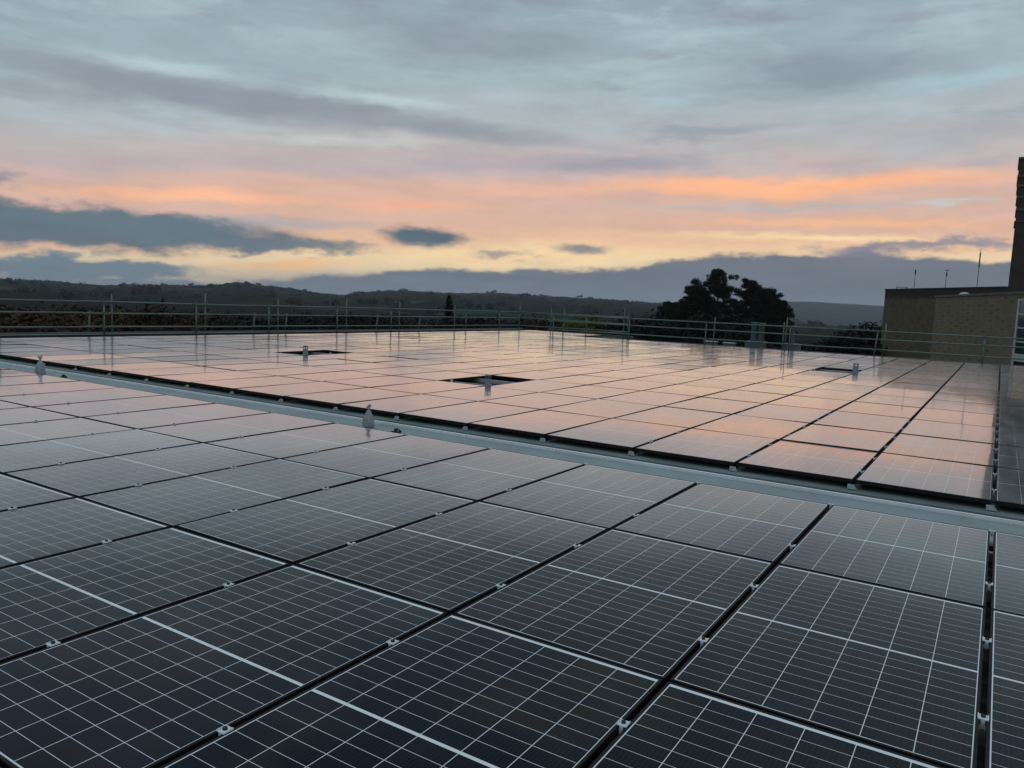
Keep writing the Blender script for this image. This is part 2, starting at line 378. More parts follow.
m_brick2 = brickmat('buff_brick_stained', (.19, .152, .097), (.145, .115, .073), (.145, .13, .10), False, 15.60)
m_brick3 = brickmat('brown_brick', (.070, .052, .042), (.055, .042, .035), (.06, .055, .048), False, None)

def leafmat(name, c, c2, spec=.1):
    m, nt, bs = mat(name)
    geo = nt.new('ShaderNodeNewGeometry'); oi = nt.new('ShaderNodeObjectInfo')
    n = nt.noise(geo.outputs['Position'], 1.1, 4, .6)
    k = nt.m('ADD', nt.lin(n, .35, .65), nt.m('MULTIPLY', nt.m('SUBTRACT', geo.outputs['Random Per Island'], .5), .7), clamp=True)
    nt.put(bs.inputs['Base Color'], nt.cmix(k, (*c, 1), (*c2, 1)))
    bs.inputs['Roughness'].default_value = .75; bs.inputs['Specular IOR Level'].default_value = spec
    return m
m_pine = leafmat('pine_needles', (.010, .018, .009), (.022, .032, .014), 0)
m_green = leafmat('dark_green_leaves', (.008, .012, .006), (.015, .020, .010))
m_olive = leafmat('yellow_green_leaves', (.080, .092, .022), (.135, .135, .032))
m_autumn = leafmat('autumn_leaves', (.048, .027, .015), (.078, .047, .022))
m_red = leafmat('dark_red_leaves', (.034, .017, .013), (.048, .024, .016))
m_wood = leafmat('wood_leaves', (.013, .016, .010), (.028, .026, .015))
m_hedge = leafmat('hedgerow_leaves', (.014, .017, .013), (.030, .030, .023))

# ------------------------------------------------------------------ solar panels
def panel_meshes():
    f = MB(); x, y, w_ = PW/2, PL/2, FR
    f.box(-x, -y, -.035, x, -y+w_, 0); f.box(-x, y-w_, -.035, x, y, 0)
    f.box(-x, -y+w_, -.035, -x+w_, y-w_, -.0004); f.box(x-w_, -y+w_, -.035, x, y-w_, -.0004)
    fm = f.mesh('frame', m_frame)
    g = MB(); g.add([(-x+w_, -y+w_, -.0015), (x-w_, -y+w_, -.0015), (x-w_, y-w_, -.0015), (-x+w_, y-w_, -.0015)], [(0, 1, 2, 3)])
    g.add([(-x+w_, -y+w_, -.006), (x-w_, -y+w_, -.006), (x-w_, y-w_, -.006), (-x+w_, y-w_, -.006)], [(3, 2, 1, 0)])
    gm = g.mesh('glass', m_glass)
    uvl = gm.uv_layers.new(name='UVMap')
    for k, (a, b) in enumerate([(0, 0), (GW, 0), (GW, GL), (0, GL), (0, GL), (GW, GL), (GW, 0), (0, 0)]): uvl.data[k].uv = (a, b)
    return fm, gm
FM, GM = panel_meshes()
YF, ZF = 1.0524, .006
def centre(arr, i, j):   # column i (0 = first left of the wide gap), row j (0 next to the flashing)
    cx = -i*W-W/2
    return Vector((cx, -(j*L+L/2)-.006, 0)) if arr == 'near' else Vector((cx, YF+j*L+L/2, ZF))
def project(p):
    d = p-C; z = d.dot(fw)
    if z < .1: return None
    return 512+F*d.dot(rt)/z, 384-F*d.dot(up)/z
def area_in_frame(c):
    # visible pixels of a panel, sampled
    n = 0; N = 5
    pts = []
    for a in range(N):
        for b in range(N):
            p = project(c+Vector(((a/(N-1)-.5)*PW, (b/(N-1)-.5)*PL, 0)))
            if p and 0 <= p[0] <= 1024 and 0 <= p[1] <= 768: n += 1
    q = [project(c+Vector((sx*PW/2, sy_*PL/2, 0))) for sx, sy_ in ((-1,-1),(1,-1),(1,1),(-1,1))]
    if any(k is None for k in q): return n*4000.0
    A = abs(sum(q[k][0]*q[(k+1) % 4][1]-q[(k+1) % 4][0]*q[k][1] for k in range(4)))/2
    return A*n/(N*N)
cells = []
holes = {('far', 7, 2), ('far', 13, 3), ('far', 3, 8)}
for i in range(-4, 17):
    for j in range(0, 5): cells.append(('near', i, j))
for i in range(-4, 20):
    for j in range(0, 16 if i >= 16 else 14):
        if ('far', i, j) not in holes: cells.append(('far', i, j))
cells.sort(key=lambda c: -area_in_frame(centre(*c)))
ORD = ['first','second','third','fourth','fifth','sixth','seventh','eighth','ninth','tenth','eleventh','twelfth','thirteenth','fourteenth','fifteenth','sixteenth','seventeenth','eighteenth','nineteenth','twentieth']
def tilt(arr, i, j):
    r = random.Random((arr == 'near')*100000+(i+50)*100+j)
    s = .0018 if arr == 'near' else .0032
    return r.gauss(0, s)+(.0035*min(1, max(0, (j-3)/6)) if arr == 'far' else 0), r.gauss(0, s*.8), r.uniform(-.0008, .0008)
indiv = [c for c in cells[:300] if area_in_frame(centre(*c)) > 0]
rest = [c for c in cells if c not in set(indiv)]
for arr, i, j in indiv:
    c = centre(arr, i, j); tx, ty, dz = tilt(arr, i, j)
    o = empty('solar_panel', (c.x, c.y, c.z+dz)); o.rotation_euler = (tx, ty, 0)
    side = 'left' if i >= 0 else 'right'; k = i if i >= 0 else -i-1
    rowt = 'row before metal strip' if arr == 'near' else 'row beyond metal strip'
    tag(o, f"solar panel, {ORD[j]} {rowt}, {ORD[k]} column {side} of clamp-lined gap", 'solar panel', 'solar panels in the near array' if arr == 'near' else 'solar panels in the far array')
    for nm, me in (('frame', FM), ('glass', GM)):
        p = bpy.data.objects.new(nm, me); col.objects.link(p); p.parent = o
# the remaining panels, too many to single out
mb = MB(); uvs = []
for arr, i, j in rest:
    c = centre(arr, i, j); tx, ty, dz = tilt(arr, i, j)
    M = Matrix.Translation((c.x, c.y, c.z+dz)) @ Matrix.Rotation(ty, 4, 'Y') @ Matrix.Rotation(tx, 4, 'X')
    for me, mi in ((FM, 0), (GM, 1)):
        mb.add([M @ vv.co for vv in me.vertices], [tuple(p.vertices) for p in me.polygons], mi)
        if mi: uvs += [tuple(d.uv) for d in me.uv_layers[0].data]
        else: uvs += [(0, 0)]*len(me.loops)
o = mb.build('solar_panels', [m_frame, m_glass])
uvl = o.data.uv_layers.new(name='UVMap'); uvl.data.foreach_set('uv', [x for t in uvs for x in t])
tag(o, 'most distant small solar panels along the far edge of the roof', 'solar panels', kind='stuff')

# mid clamps on the long edges
def clamp_meshes():
    b = MB()
    b.box(-.018, -.020, .0012, .018, .020, .0045)               # top plate
    b.box(-.007, -.020, -.034, .007, .020, .0011)               # web between the frames
    b.box(-.018, -.020, .0046, -.0145, .020, .0075); b.box(.0145, -.020, .0046, .018, .020, .0075)
    bm_ = b.mesh('plate', m_clampm)
    c = MB(); c.tube((0, 0, .0047), (0, 0, .012), .0085, 6)
    return bm_, c.mesh('bolt', m_dark)
CB, CT = clamp_meshes()
def clamp(loc, label, group):
    o = empty('panel_clamp', loc); tag(o, label, 'clamp', group)
    for nm, me in (('plate', CB), ('bolt', CT)):
        p = bpy.data.objects.new(nm, me); col.objects.link(p); p.parent = o
def gapname(i):
    if i == 0: return 'clamp-lined gap'
    return f"{ORD[abs(i)-1]} gap {'left' if i > 0 else 'right'} of clamp-lined gap"
for i in range(-1, 12):
    for j in range(0, 4):
        for fr, nm in (((.76, 'nearer'),) if j == 0 else ((.27, 'farther'), (.75, 'nearer')) if j == 1 else ((.235, 'farther'), (.715, 'nearer'))):
            p = Vector((-i*W+random.uniform(-.002, .002), -(j+fr+random.uniform(-.006, .006))*L-.006, 0)); q = project(p)
            if q and -10 < q[0] < 1034 and q[1] < 785:
                clamp(p, f"silver clamp, {gapname(i)}, {nm} of {ORD[j]} near row", 'clamps in the near array')
for i in range(-1, 4):
    for j in range(0, 3 if i else 7):
        for fr, nm in ((.265, 'nearer'), (.75, 'farther')):
            p = Vector((-i*W, YF+(j+fr)*L, ZF)); q = project(p)
            if q and -10 < q[0] < 1034:
                clamp(p, f"silver clamp, {gapname(i)}, {nm} of {ORD[j]} far row", 'clamps in the far array')
# end brackets at the edge of the far array, end clamps at the edge of the near array
eb = MB(); eb.box(-.028, -.045, -.078, .052, -.003, -.074); eb.box(-.028, -.007, -.0735, .030, -.003, -.042); eb.box(-.022, -.035, -.0735, -.010, -.0075, -.052)
EBm = eb.mesh('plate', m_metal)
eb = MB(); eb.tube((.036, -.026, -.0735), (.036, -.026, -.060), .008, 6); EBb = eb.mesh('bolt', m_metal)
for i in range(-2, 15):
    o = empty('end_bracket', (-i*W-.02, YF, ZF)); 
    tag(o, f"small silver bracket under the far array edge at {gapname(i)}", 'bracket', 'brackets along the far array edge')
    for nm, me in (('plate', EBm), ('bolt', EBb)):
        p = bpy.data.objects.new(nm, me); col.objects.link(p); p.parent = o
ec = MB(); ec.box(-.02, -.012, .0012, .02, .012, .004); ec.box(-.006, -.012, -.034, .006, .012, .0011)
ECm = ec.mesh('plate', m_clampm); ec = MB(); ec.tube((0, 0, .0041), (0, 0, .010), .006, 6); ECb = ec.mesh('bolt', m_metal)
for i in range(-1, 9):
    o = empty('end_clamp', (-i*W, -.02, 0))
    tag(o, f"small end clamp at strip end of {gapname(i)}", 'clamp', 'end clamps along the near array edge')
    for nm, me in (('plate', ECm), ('bolt', ECb)):
        p = bpy.data.objects.new(nm, me); col.objects.link(p); p.parent = o

# ------------------------------------------------------------------ the roof building under the arrays
XL, XR, YB, YN = -22.6, 9.0, 26.6, -9.5
rb = empty('roof_building', (0, 0, 0))
tag(rb, 'wide low building whose flat metal roof carries the solar panels', 'building')
m = MB()
prof = []
y = YN
z0, z1 = -.125, -.100
def ribbed(m, xa, xb, ya, yb):
    ys = []; y = ya
    while y < yb:
        ys += [(y, z0), (min(y+.12, yb), z0), (min(y+.135, yb), z1), (min(y+.185, yb), z1)]; y += .2
    ys.append((yb, z0))
    b = []
    for yy, zz in ys: b += [(xa, yy, zz), (xb, yy, zz)]
    m.add(b, [(2*k, 2*k+1, 2*k+3, 2*k+2) for k in range(len(ys)-1) if ys[k+1][0]-ys[k][0] > 1e-6])
ribbed(m, XL+.5, XR-.3, YN+.3, YB-.3); ribbed(m, XL+.5, -16.0, YB-.3, 30.0)
m.build('roof_sheet', m_roofs, rb)
m = MB()                       # ridge flashing: near wing, groove, far wing
m.box(XL+.5, -.12, -.083, XR, .649, -.079)
fl = m.build('flashing', m_flash, rb)
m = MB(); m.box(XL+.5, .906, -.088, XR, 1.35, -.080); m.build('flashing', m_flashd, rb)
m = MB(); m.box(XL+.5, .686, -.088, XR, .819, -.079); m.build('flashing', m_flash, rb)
m = MB(); m.box(XL+.5, .655, -.083, XR, .685, -.050); m.build('flashing_edge', m_bead, rb)
m = MB(); m.box(XL+.5, .82, -.103, XR, .905, -.088); m.build('flashing_groove', m_groove, rb)
m = MB()
m.box(XL, YN, -12, XR, YB, -.14); m.box(XL, YB, -12, -15.8, 30.2, -.14); m.build('wall', m_brick3, rb)
m = MB()                       # parapet caps
m.box(XL, YN, -.139, XL+.24, 30.2, .035); m.build('parapet', m_conc, rb)
m = MB(); m.box(XL+.25, YN, -.139, XL+.30, 29.9, .0); m.build('parapet_trim', m_pwhite, rb)
m = MB(); m.box(XL+.31, YN, -.138, XL+.50, 29.9, -.01); m.build('gutter', m_dark, rb)
m = MB(); m.box(-15.8, YB-.3, -.139, XR, YB, -.02); m.box(XL+.31, 29.9, -.139, -15.8, 30.2, -.02); m.box(XR-.3, YN, -.139, XR, YB-.31, -.02)
m.build('parapet', m_conc, rb)
m = MB(); m.box(-16, 25.4, -.135, XR-.31, 26.28, -.05); m.build('walkway', m_pale, rb)
m = MB()                       # rails under the panels
for arr in ('near', 'far'):
    for j in range(0, 5 if arr == 'near' else 14):
        for fr in (.265, .75):
            yy = -(j+fr)*L-.006 if arr == 'near' else YF+(j+fr)*L
            m.box(-21.1, yy-.02, -.098, 4.3, yy+.02, -.037)
m.build('mounting_rail', m_metal, rb)
m = MB(); m.box(XL+3, YB+.02, -12, XR, 31, -.75); m.build('lower_roof', m_conc, rb)

# ------------------------------------------------------------------ vent pipes in the openings
def vent(x, y, h, r, label):
    o = empty('vent_pipe', (x, y, -.12)); tag(o, label, 'vent pipe', 'vent pipes in the openings of the far array')
    H = h+.12
    m = MB(); m.lathe([(r*1.35, 0), (r*1.35, .03), (r, .04), (r, H-.075)], 18); m.build('pipe', m_pipe, o, True)
    c = MB()
    for k in range(4):
        t = math.pi/4+k*math.pi/2; c.box(r*.85*math.cos(t)-.006, r*.85*math.sin(t)-.006, H-.08, r*.85*math.cos(t)+.006, r*.85*math.sin(t)+.006, H-.028)
    c.build('cowl_bracket', m_pipe, o)
    c = MB(); c.lathe([(r*1.05, H-.028), (r*1.1, H-.014), (r*.6, H)], 18); c.build('cowl', m_pale, o, True)
vent(-7.38, 4.62, .19, .052, 'grey vent pipe rising from the middle opening in the far array')
vent(-13.75, 6.4, .22, .058, 'grey vent pipe rising from the left opening in the far array')
vent(-3.15, 15.25, .25, .07, 'grey vent pipe rising from the right opening in the far array')
def stub(x, y, z, label):
    o = empty('rail_stub', (x, y, z)); tag(o, label, 'bracket', 'pale brackets at the corners of the openings')
    m = MB(); m.box(-.03, -.03, 0, .03, .03, .012); m.box(-.012, -.02, .012, .012, .02, .125); m.build('post', m_clampm, o)
    m = MB(); m.tube((0, 0, .125), (0, 0, .14), .014, 6); m.build('bolt', m_metal, o)
stub(-8.25, 4.75, -.098, 'pale bracket at left corner of the middle roof opening')
stub(-13.75, 7.2, -.098, 'pale bracket beside pipe in the left roof opening')
stub(-4.12, 15.1, -.098, 'pale bracket at left corner of the right roof opening')

# ------------------------------------------------------------------ tied plastic bags and small dark stubs on the strip
def bag(x, y, h, r, seed, label):
    rr = random.Random(seed); ph = [rr.uniform(0, 6.28) for _ in range(4)]
    o = empty('plastic_bag', (x, y, -.078), rr.uniform(0, 3)); tag(o, label, 'plastic bag', 'tied plastic bags on the metal strip')
    jit = lambda t, z: 1+.12*math.sin(5*t+ph[0]+z*9)+.09*math.sin(11*t+ph[1]-z*26)+.12*math.sin(2*t+ph[2]+z*5)
    m = MB(); m.lathe([(r*.88, 0), (r*1.0, .012), (r*.98, h*.16), (r*.93, h*.30), (r*.80, h*.44), (r*.60, h*.57), (r*.38, h*.68), (r*.20, h*.76), (r*.12, h*.81)], 36, jit=jit)
    m.build('bag', m_bag, o, True)
    m = MB(); m.lathe([(r*.12, h*.805), (r*.26, h*.83), (r*.24, h*.86), (r*.12, h*.88)], 14, jit=jit); m.build('knot', m_bag, o, True)
    m = MB()
    for k in range(4):
        t = k*1.57+ph[3]; m.tube((0, 0, h*.86), (math.cos(t)*r*.45, math.sin(t)*r*.45, h*(1.0-.04*k)), r*.09, 6, r*.22)
    m.build('bag_end', m_bag, o, True)
bag(-6.16, .36, .27, .060, 3, 'pale plastic bag tied at the top, standing mid-strip between the arrays')
bag(-13.35, .30, .31, .072, 5, 'pale knotted plastic bag at the far left end of the strip')
def dstub(x, y, label):
    o = empty('cable_gland', (x, y, -.078)); tag(o, label, 'cable gland', 'dark cable glands on the strip')
    m = MB(); m.lathe([(.06, 0), (.055, .010), (.022, .016), (.018, .045)], 16); m.build('base', m_dark, o, True)
    m = MB(); m.tube((.02, 0, .0455), (.07, .02, .012), .008, 6); m.build('cable', m_dark, o, True)
dstub(-5.72, .33, 'low dark cable gland just right of the middle tied bag')
dstub(-12.75, .35, 'low dark cable gland just right of the far left bag')

# ------------------------------------------------------------------ scaffold guardrails
def guard(name, label, pts, posts, z):
    o = empty(name, (pts[0][0], pts[0][1], 0)); tag(o, label, 'guardrail', 'scaffold guardrails round the roof edge')
    ox, oy = pts[0][0], pts[0][1]
    for zz in z:
        m = MB()
        for (xa, ya), (xb, yb) in zip(pts[:-1], pts[1:]):
            # scaffold tubes overlap in lengths of about 6.4 m
            d = math.hypot(xb-xa, yb-ya); n = max(1, round(d/6.4))
            for k in range(n):
                a, b = k/n, (k+1)/n; dz = .012*((k % 2)*2-1); s_ = random.uniform(-.012, .012)
                m.tube((xa-ox+(xb-xa)*a, ya-oy+(yb-ya)*a, zz+s_), (xa-ox+(xb-xa)*b, ya-oy+(yb-ya)*b, zz-s_+dz*.3), .027, 8)
        m.build('rail', m_rail, o, True)
    for (x, y, zb, zt, lx, ly) in posts:
        m = MB(); m.tube((x-ox, y-oy, zb), (x-ox+lx, y-oy+ly, zt), .0242, 8); p = m.build('post', m_scaf, o, True)
        for zz in z:
            if zb < zz < zt:
                m = MB(); t = (zz-zb)/(zt-zb); m.box(x-ox+lx*t-.045, y-oy+ly*t-.045, zz-.04, x-ox+lx*t+.045, y-oy+ly*t+.045, zz+.04); m.build('coupler', m_coup, p)
    return o
xl = -22.35
lp = []
for y in (3.74, 6.81, 10.0, 13.05, 16.54, 19.78, 23.83): lp.append((xl-.05, y, -.2, 1.22+.1*math.sin(y*7), 0, 0))
for y in (.4, 6.51, 9.58, 12.54, 15.91, 19.11, 24.62, 27.6): lp.append((xl+.06, y, -.2, .99, 0, .0))
for y in (6.26, 12.16, 13.63, 18.59, 21.45): lp.append((xl-.35, y, -.2, .66, .12, .0))
lp.append((xl, 29.7, -.2, 1.3, 0, 0))
guard('scaffold_guardrail', 'green grey scaffold guardrail along the left roof edge before the woods', [(xl, -6.0), (xl, 29.7)], lp, (.93, .60, .20))
bp_ = []
for x in (-17.83, -14.7, -10.49, -7.5, -3.84, 2.6, 6.0): bp_.append((x, 26.40, -.2, 1.28+.12*math.sin(x*5), .03, 0))
for x in (-18.3, -14.35, -10.79, -7.30, -4.15, -.55): bp_.append((x, 26.26, -.2, .98, (.10 if x == -4.15 else 0), .03))
bp_.append((-7.58, 26.33, -.2, 1.1, .02, 0))
guard('scaffold_guardrail', 'scaffold guardrail along the back roof edge before pines and brick building', [(-18.6, 26.33), (8.6, 26.33)], bp_, (.93, .62, .22))
guard('scaffold_guardrail', 'short scaffold guardrail round the far left roof corner', [(xl+.05, 29.75), (-15.95, 29.75), (-15.95, 26.9)], [(-20.4, 29.75, -.2, 1.2, 0, 0), (-18.3, 29.75, -.2, 1.0, 0, 0), (-15.95, 29.72, -.2, 1.2, 0, 0)], (.93, .60, .20))

# ------------------------------------------------------------------ roof plant behind the guardrail
def plant(x, y, w_, d, h, zb, stacks, label, name='roof_plant_unit'):
    o = empty(name, (x, y, zb)); tag(o, label, 'roof plant')
    m = MB(); m.box(-w_/2, -d/2, .08, w_/2, d/2, h); m.build('casing', m_pale, o)
    m = MB(); m.box(-w_/2-.03, -d/2-.03, h+.002, w_/2+.03, d/2+.03, h+.03); m.box(-w_/2+.05, -d/2+.05, 0, w_/2-.05, d/2-.05, .078); m.build('lid', m_metal, o)
    m = MB()
    for k in range(5): m.box(-w_/2+.08, -d/2-.012, .15+k*(h-.25)/5, w_/2-.08, -d/2-.002, .15+k*(h-.25)/5+.03)
    m.build('louvre', m_dark, o)
    for sx, r, hh in stacks:
        m = MB(); m.lathe([(r, h+.032), (r, h+hh), (r*1.2, h+hh+.02), (r*1.2, h+hh+.06)], 16, (sx, 0, 0)); m.build('flue', m_pale, o, True)
plant(-9.0, 27.6, .75, .6, .92, -.748, [(-.1, .12, .80), (.22, .13, .78)], 'pale roof plant unit with two upright flues behind the back guardrail')
plant(-7.55, 28.0, .6, .6, .9, -.748, [(.0, .08, .75)], 'pale roof plant unit with one thin flue right of the two-flue unit')
plant(-10.9, 27.4, .5, .4, .82, -.748, [], 'small flat pale roof box left of the two-flue unit')
plant(-10.1, 27.5, .45, .4, .80, -.748, [], 'small pale roof box just left of the two-flue unit', 'roof_plant_unit')

# ------------------------------------------------------------------ brick building, tower, aerials
def wallbox(m, p1, d, n, length, depth, za, zb):
    """box whose front runs from p1 along d; n points away from the viewer; uv in metres"""
    P = [Vector((*p1, 0)), Vector((*p1, 0))+d*length, Vector((*p1, 0))+d*length+n*depth, Vector((*p1, 0))+n*depth]
    b = len(m.v); u0 = getattr(m, 'uvl', []); run = 0
    for k in range(4):
        a, c = P[k], P[(k+1) % 4]; ln = (c-a).length
        m.add([(a.x, a.y, za), (c.x, c.y, za), (c.x, c.y, zb), (a.x, a.y, zb)], [(0, 1, 2, 3)])
        u0 += [(run, za+12), (run+ln, za+12), (run+ln, zb+12), (run, zb+12)]; run += ln
    m.add([(p.x, p.y, zb) for p in P], [(0, 1, 2, 3)]); u0 += [(p.x, p.y) for p in P]
    m.uvl = u0
def uvbuild(m, name, mt, parent):
    o = m.build(name, mt, parent); l = o.data.uv_layers.new(name='UVMap'); l.data.foreach_set('uv', [x for t in m.uvl for x in t]); return o
bb_ = empty('brick_building', (0, 0, 0)); tag(bb_, 'buff brick building with flat parapets beyond the right roof edge', 'building')
KB = 1.30                      # the building stands 50 m off
def far(x, y): return C.x+(x-C.x)*KB, C.y+(y-C.y)*KB
def fz(z): return C.z+(z-C.z)*KB
P1 = Vector((*far(-3.1, 39.52), 0)); P2 = Vector((*far(.5, 30.14), 0)); d1 = (P2-P1).normalized(); n1 = Vector((-d1.y, d1.x, 0))
if n1.x < 0: n1 = -n1
m = MB(); wallbox(m, (P1.x, P1.y), d1, n1, 18.0, 11.0, -12, fz(2.62)); uvbuild(m, 'wall', m_brick, bb_)
def along(P, d, n, s, t, z): return P+d*s+n*t+Vector((0, 0, z))
def obox(m, P, d, n, s0, s1, t0, t1, za, zb):
    q_ = [P+d*s0+n*t0, P+d*s1+n*t0, P+d*s1+n*t1, P+d*s0+n*t1]
    m.add([(q.x, q.y, za) for q in q_]+[(q.x, q.y, zb) for q in q_], [(3,2,1,0),(4,5,6,7),(0,1,5,4),(1,2,6,5),(2,3,7,6),(3,0,4,7)])
m = MB(); obox(m, P1, d1, n1, -.06, 18.06, -.07, .35, fz(2.62)+.002, fz(2.62)+.13); m.build('coping', m_conc, bb_)
Q1 = Vector((*far(-6.14, 44.8), 0)); Q2 = Vector((*far(-.2, 37.25), 0)); d2 = (Q2-Q1).normalized(); n2 = Vector((-d2.y, d2.x, 0))
if n2.x < 0: n2 = -n2
m = MB(); wallbox(m, (Q1.x, Q1.y), d2, n2, (Q2-Q1).length, 10.0, -12, fz(3.10)); uvbuild(m, 'wall', m_brick2, bb_)
m = MB(); obox(m, Q1, d2, n2, -.05, (Q2-Q1).length+.05, -.05, .30, fz(3.10)+.002, fz(3.10)+.10); m.build('coping', m_dark, bb_)
# window strip at the right end of the front wall
s0 = (P2-P1).length*.975
for wi in range(2):
    a = s0+wi*2.9
    m = MB()
    obox(m, P1, d1, n1, a, a+.2, -.06, -.004, -2.4, fz(2.42)); obox(m, P1, d1, n1, a+2.66, a+2.86, -.06, -.004, -2.4, fz(2.42))
    for z_ in (.75, 1.29, 1.83, 2.38): obox(m, P1, d1, n1, a+.205, a+2.655, -.058, -.004, fz(z_)-.035, fz(z_)+.035)
    obox(m, P1, d1, n1, a+.205, a+2.655, -.058, -.004, fz(-.02), fz(.28))
    wf = m.build('window', m_pwhite, bb_)
    for za, zb in ((-1.6, -.025), (.285, .715), (.785, 1.255), (1.325, 1.795), (1.865, 2.345)):
        m = MB(); obox(m, P1, d1, n1, a+.205, a+2.655, -.03, -.004, fz(za), fz(zb)); m.build('pane', m_winglass, wf)
# pale dome in front of the taller block
o = empty('satellite_dome', (*far(-1.75, 37.2), fz(2.62))); tag(o, 'small white half-round dome on the brick building roof', 'dome')
m = MB(); m.lathe([(.36, .06), (.34, .13), (.27, .22), (.15, .29), (.02, .31)], 20); m.build('dome', m_pwhite, o, True)
m = MB(); m.lathe([(.38, .0), (.38, .058)], 20); m.build('kerb', m_pale, o)
def aerial(x, y, zb, h, kind, label):
    x, y = far(x, y); h *= KB; o = empty('aerial', (x, y, fz(zb)+.02)); tag(o, label, 'aerial', 'aerials above the brick building')
    m = MB(); m.tube((0, 0, 0), (0, 0, h), .022, 6, .014); m.build('mast', m_dark, o)
    m = MB()
    if kind == 0: m.tube((0, 0, h-.25), (0, 0, h+.1), .05, 6)
    elif kind == 1: m.tube((-.12, 0, h-.1), (.12, 0, h-.1), .02, 6); m.tube((0, 0, h-.5), (0, 0, h-.25), .045, 6)
    else: m.tube((0, 0, h*.55), (0, 0, h*.9), .04, 6)
    m.build('antenna_head', m_dark, o)
aerial(-4.55, 43.9, 3.05, 1.15, 0, 'short aerial, leftmost of three above the brick building')
aerial(-2.9, 42.6, 3.05, 1.2, 1, 'short aerial with crossbar, middle of three above the brick building')
aerial(-1.35, 40.4, 3.05, 2.15, 2, 'tallest aerial, rightmost of three above the brick building')
o = empty('vent_rail', (*far(-5.5, 44.4), fz(3.10)+.105)); tag(o, 'low pipe bracket on the left end of the brick parapet', 'pipe')
m = MB(); m.tube((0, 0, 0), (0, 0, .14), .03, 6); m.tube((0, 0, .14), (.8, -.9, .10), .02, 6); m.tube((.8, -.9, 0), (.8, -.9, .10), .03, 6); m.build('pipe', m_dark, o)
# tower
TX, TY = far(.16, 47.57); TX -= .18
tw = empty('brick_tower', (TX+2.2, TY+2.2, -12)); tag(tw, 'tall dark brick tower with stepped ledges at the right edge', 'tower')
TXl = TYl = -2.2
ez = lambda z: fz(z-12)+12
m = MB(); m.uvl = []
wallbox(m, (TXl, TYl), Vector((1, 0, 0)), Vector((0, 1, 0)), 4.6, 4.6, 0, ez(19.30))
tz = [(19.35, .0), (20.05, -.04), (20.75, -.08), (21.4, -.12), (21.95, -.16)]
m2 = MB()
for k, (z_, e) in enumerate(tz):
    z_n = tz[k+1][0] if k+1 < len(tz) else 22.95
    wallbox(m, (TXl+e, TYl+e), Vector((1, 0, 0)), Vector((0, 1, 0)), 4.6-2*e, 4.6-2*e, ez(z_)+.002, ez(z_n)-.14)
    e2_ = .07-e; m2.box(TXl-e2_, TYl-e2_, ez(z_n)-.138, TXl+4.6+e2_, TYl+4.6+e2_, ez(z_n)-.002)
m2.box(TXl-.08, TYl-.08, ez(19.30)+.002, TXl+4.6+.08, TYl+4.6+.08, ez(19.35))
uvbuild(m, 'shaft', m_brick3, tw); m2.build('ledge', m_conc, tw)
m = MB(); m.box(-1.9, -1.9, ez(22.95), 1.9, 1.9, ez(23.6)); m.build('cap', m_brick3, tw)

# ------------------------------------------------------------------ terrain: one sheet from the building's foot to the hills
c1 = [(-95,.2),(-80,.3),(-70,.1),(-65.8,.05),(-63.2,.08),(-60.4,-.08),(-58.6,.05),(-54.3,.2),(-51.7,.52),(-49.7,.35),(-45.3,-.02),(-44.5,0),(-43.6,.26),(-40.6,.46),(-37.7,.45),(-32.4,.58),(-28.9,.46),(-26,.44),(-22,.36),(-18,.1),(-14,-.35),(-10,-.7),(0,-.9),(40,-.6),(90,.1),(180,.2)]
c2 = [(-180,.3),(-95,.1),(-60,-.2),(-30,.2),(-24,.35),(-20,.5),(-14,.82),(-11,.90),(-8.9,.86),(-6.8,.80),(-3,.75),(10,.8),(60,.5),(180,.3)]
def interp(t, a):
    for (x0, y0), (x1, y1) in zip(t[:-1], t[1:]):
        if x0 <= a <= x1:
            s = (a-x0)/(x1-x0); return y0+(y1-y0)*(s*s*(3-2*s)*.5+s*.5)
    return t[0][1]
def ss(x, a, b): t = min(max((x-a)/(b-a), 0), 1); return t*t*(3-2*t)
R1, R2 = 2500., 6300.
def wob(a, r): return (math.sin(a*.9+r*.0031)+.6*math.sin(a*2.1-r*.0052+1)+.5*math.sin(a*.37+r*.009))*1.0
def height(a, r):
    h1 = 1.43+R1*math.tan(R(interp(c1, a))); h2 = 1.43+R2*math.tan(R(interp(c2, a)))
    z = -12+(h1+12)*ss(r, 500, R1)
    z += -max(h1+30, 12)*ss(r, R1, R1+900)*.75
    if r > R1+400: z = z+(h2-z)*ss(r, R1+700, R2)
    if r > R2: z -= 40*ss(r, R2, R2+1200)
    z += wob(a, r)*ss(r, 300, 1200)*(2.2 if r < R1-300 else .8)*(1-ss(r, R1-500, R1-60)*(1-ss(r, R1+50, R1+500)))
    if r < 500: z = -12+.0*r
    return z
azs = []; a = -180.
while a < 180: azs.append(a); a += .4 if -75 < a < 5 else 4.0
rs = [0.5, 30, 80, 150, 300, 450, 600, 750, 900, 1050, 1200, 1350, 1500, 1650, 1800, 1950, 2100, 2200, 2300, 2400, 2460, 2500, 2560, 2700, 2900, 3200, 3600, 4000, 4400, 4800, 5200, 5500, 5800, 6000, 6150, 6300, 6450, 6800, 7500]
m = MB(); vs = []
for r in rs:
    for a in azs: vs.append((C.x+r*math.sin(R(a)), C.y+r*math.cos(R(a)), height(a, r)))
n = len(azs); fs = []
for i in range(len(rs)-1):
    for k in range(n): fs.append((i*n+k, (i+1)*n+k, (i+1)*n+(k+1) % n, i*n+(k+1) % n))
fs.append(tuple(range(n)))
m.add(vs, fs)
m_land, nt, bs = mat('land')
geo = nt.new('ShaderNodeNewGeometry')
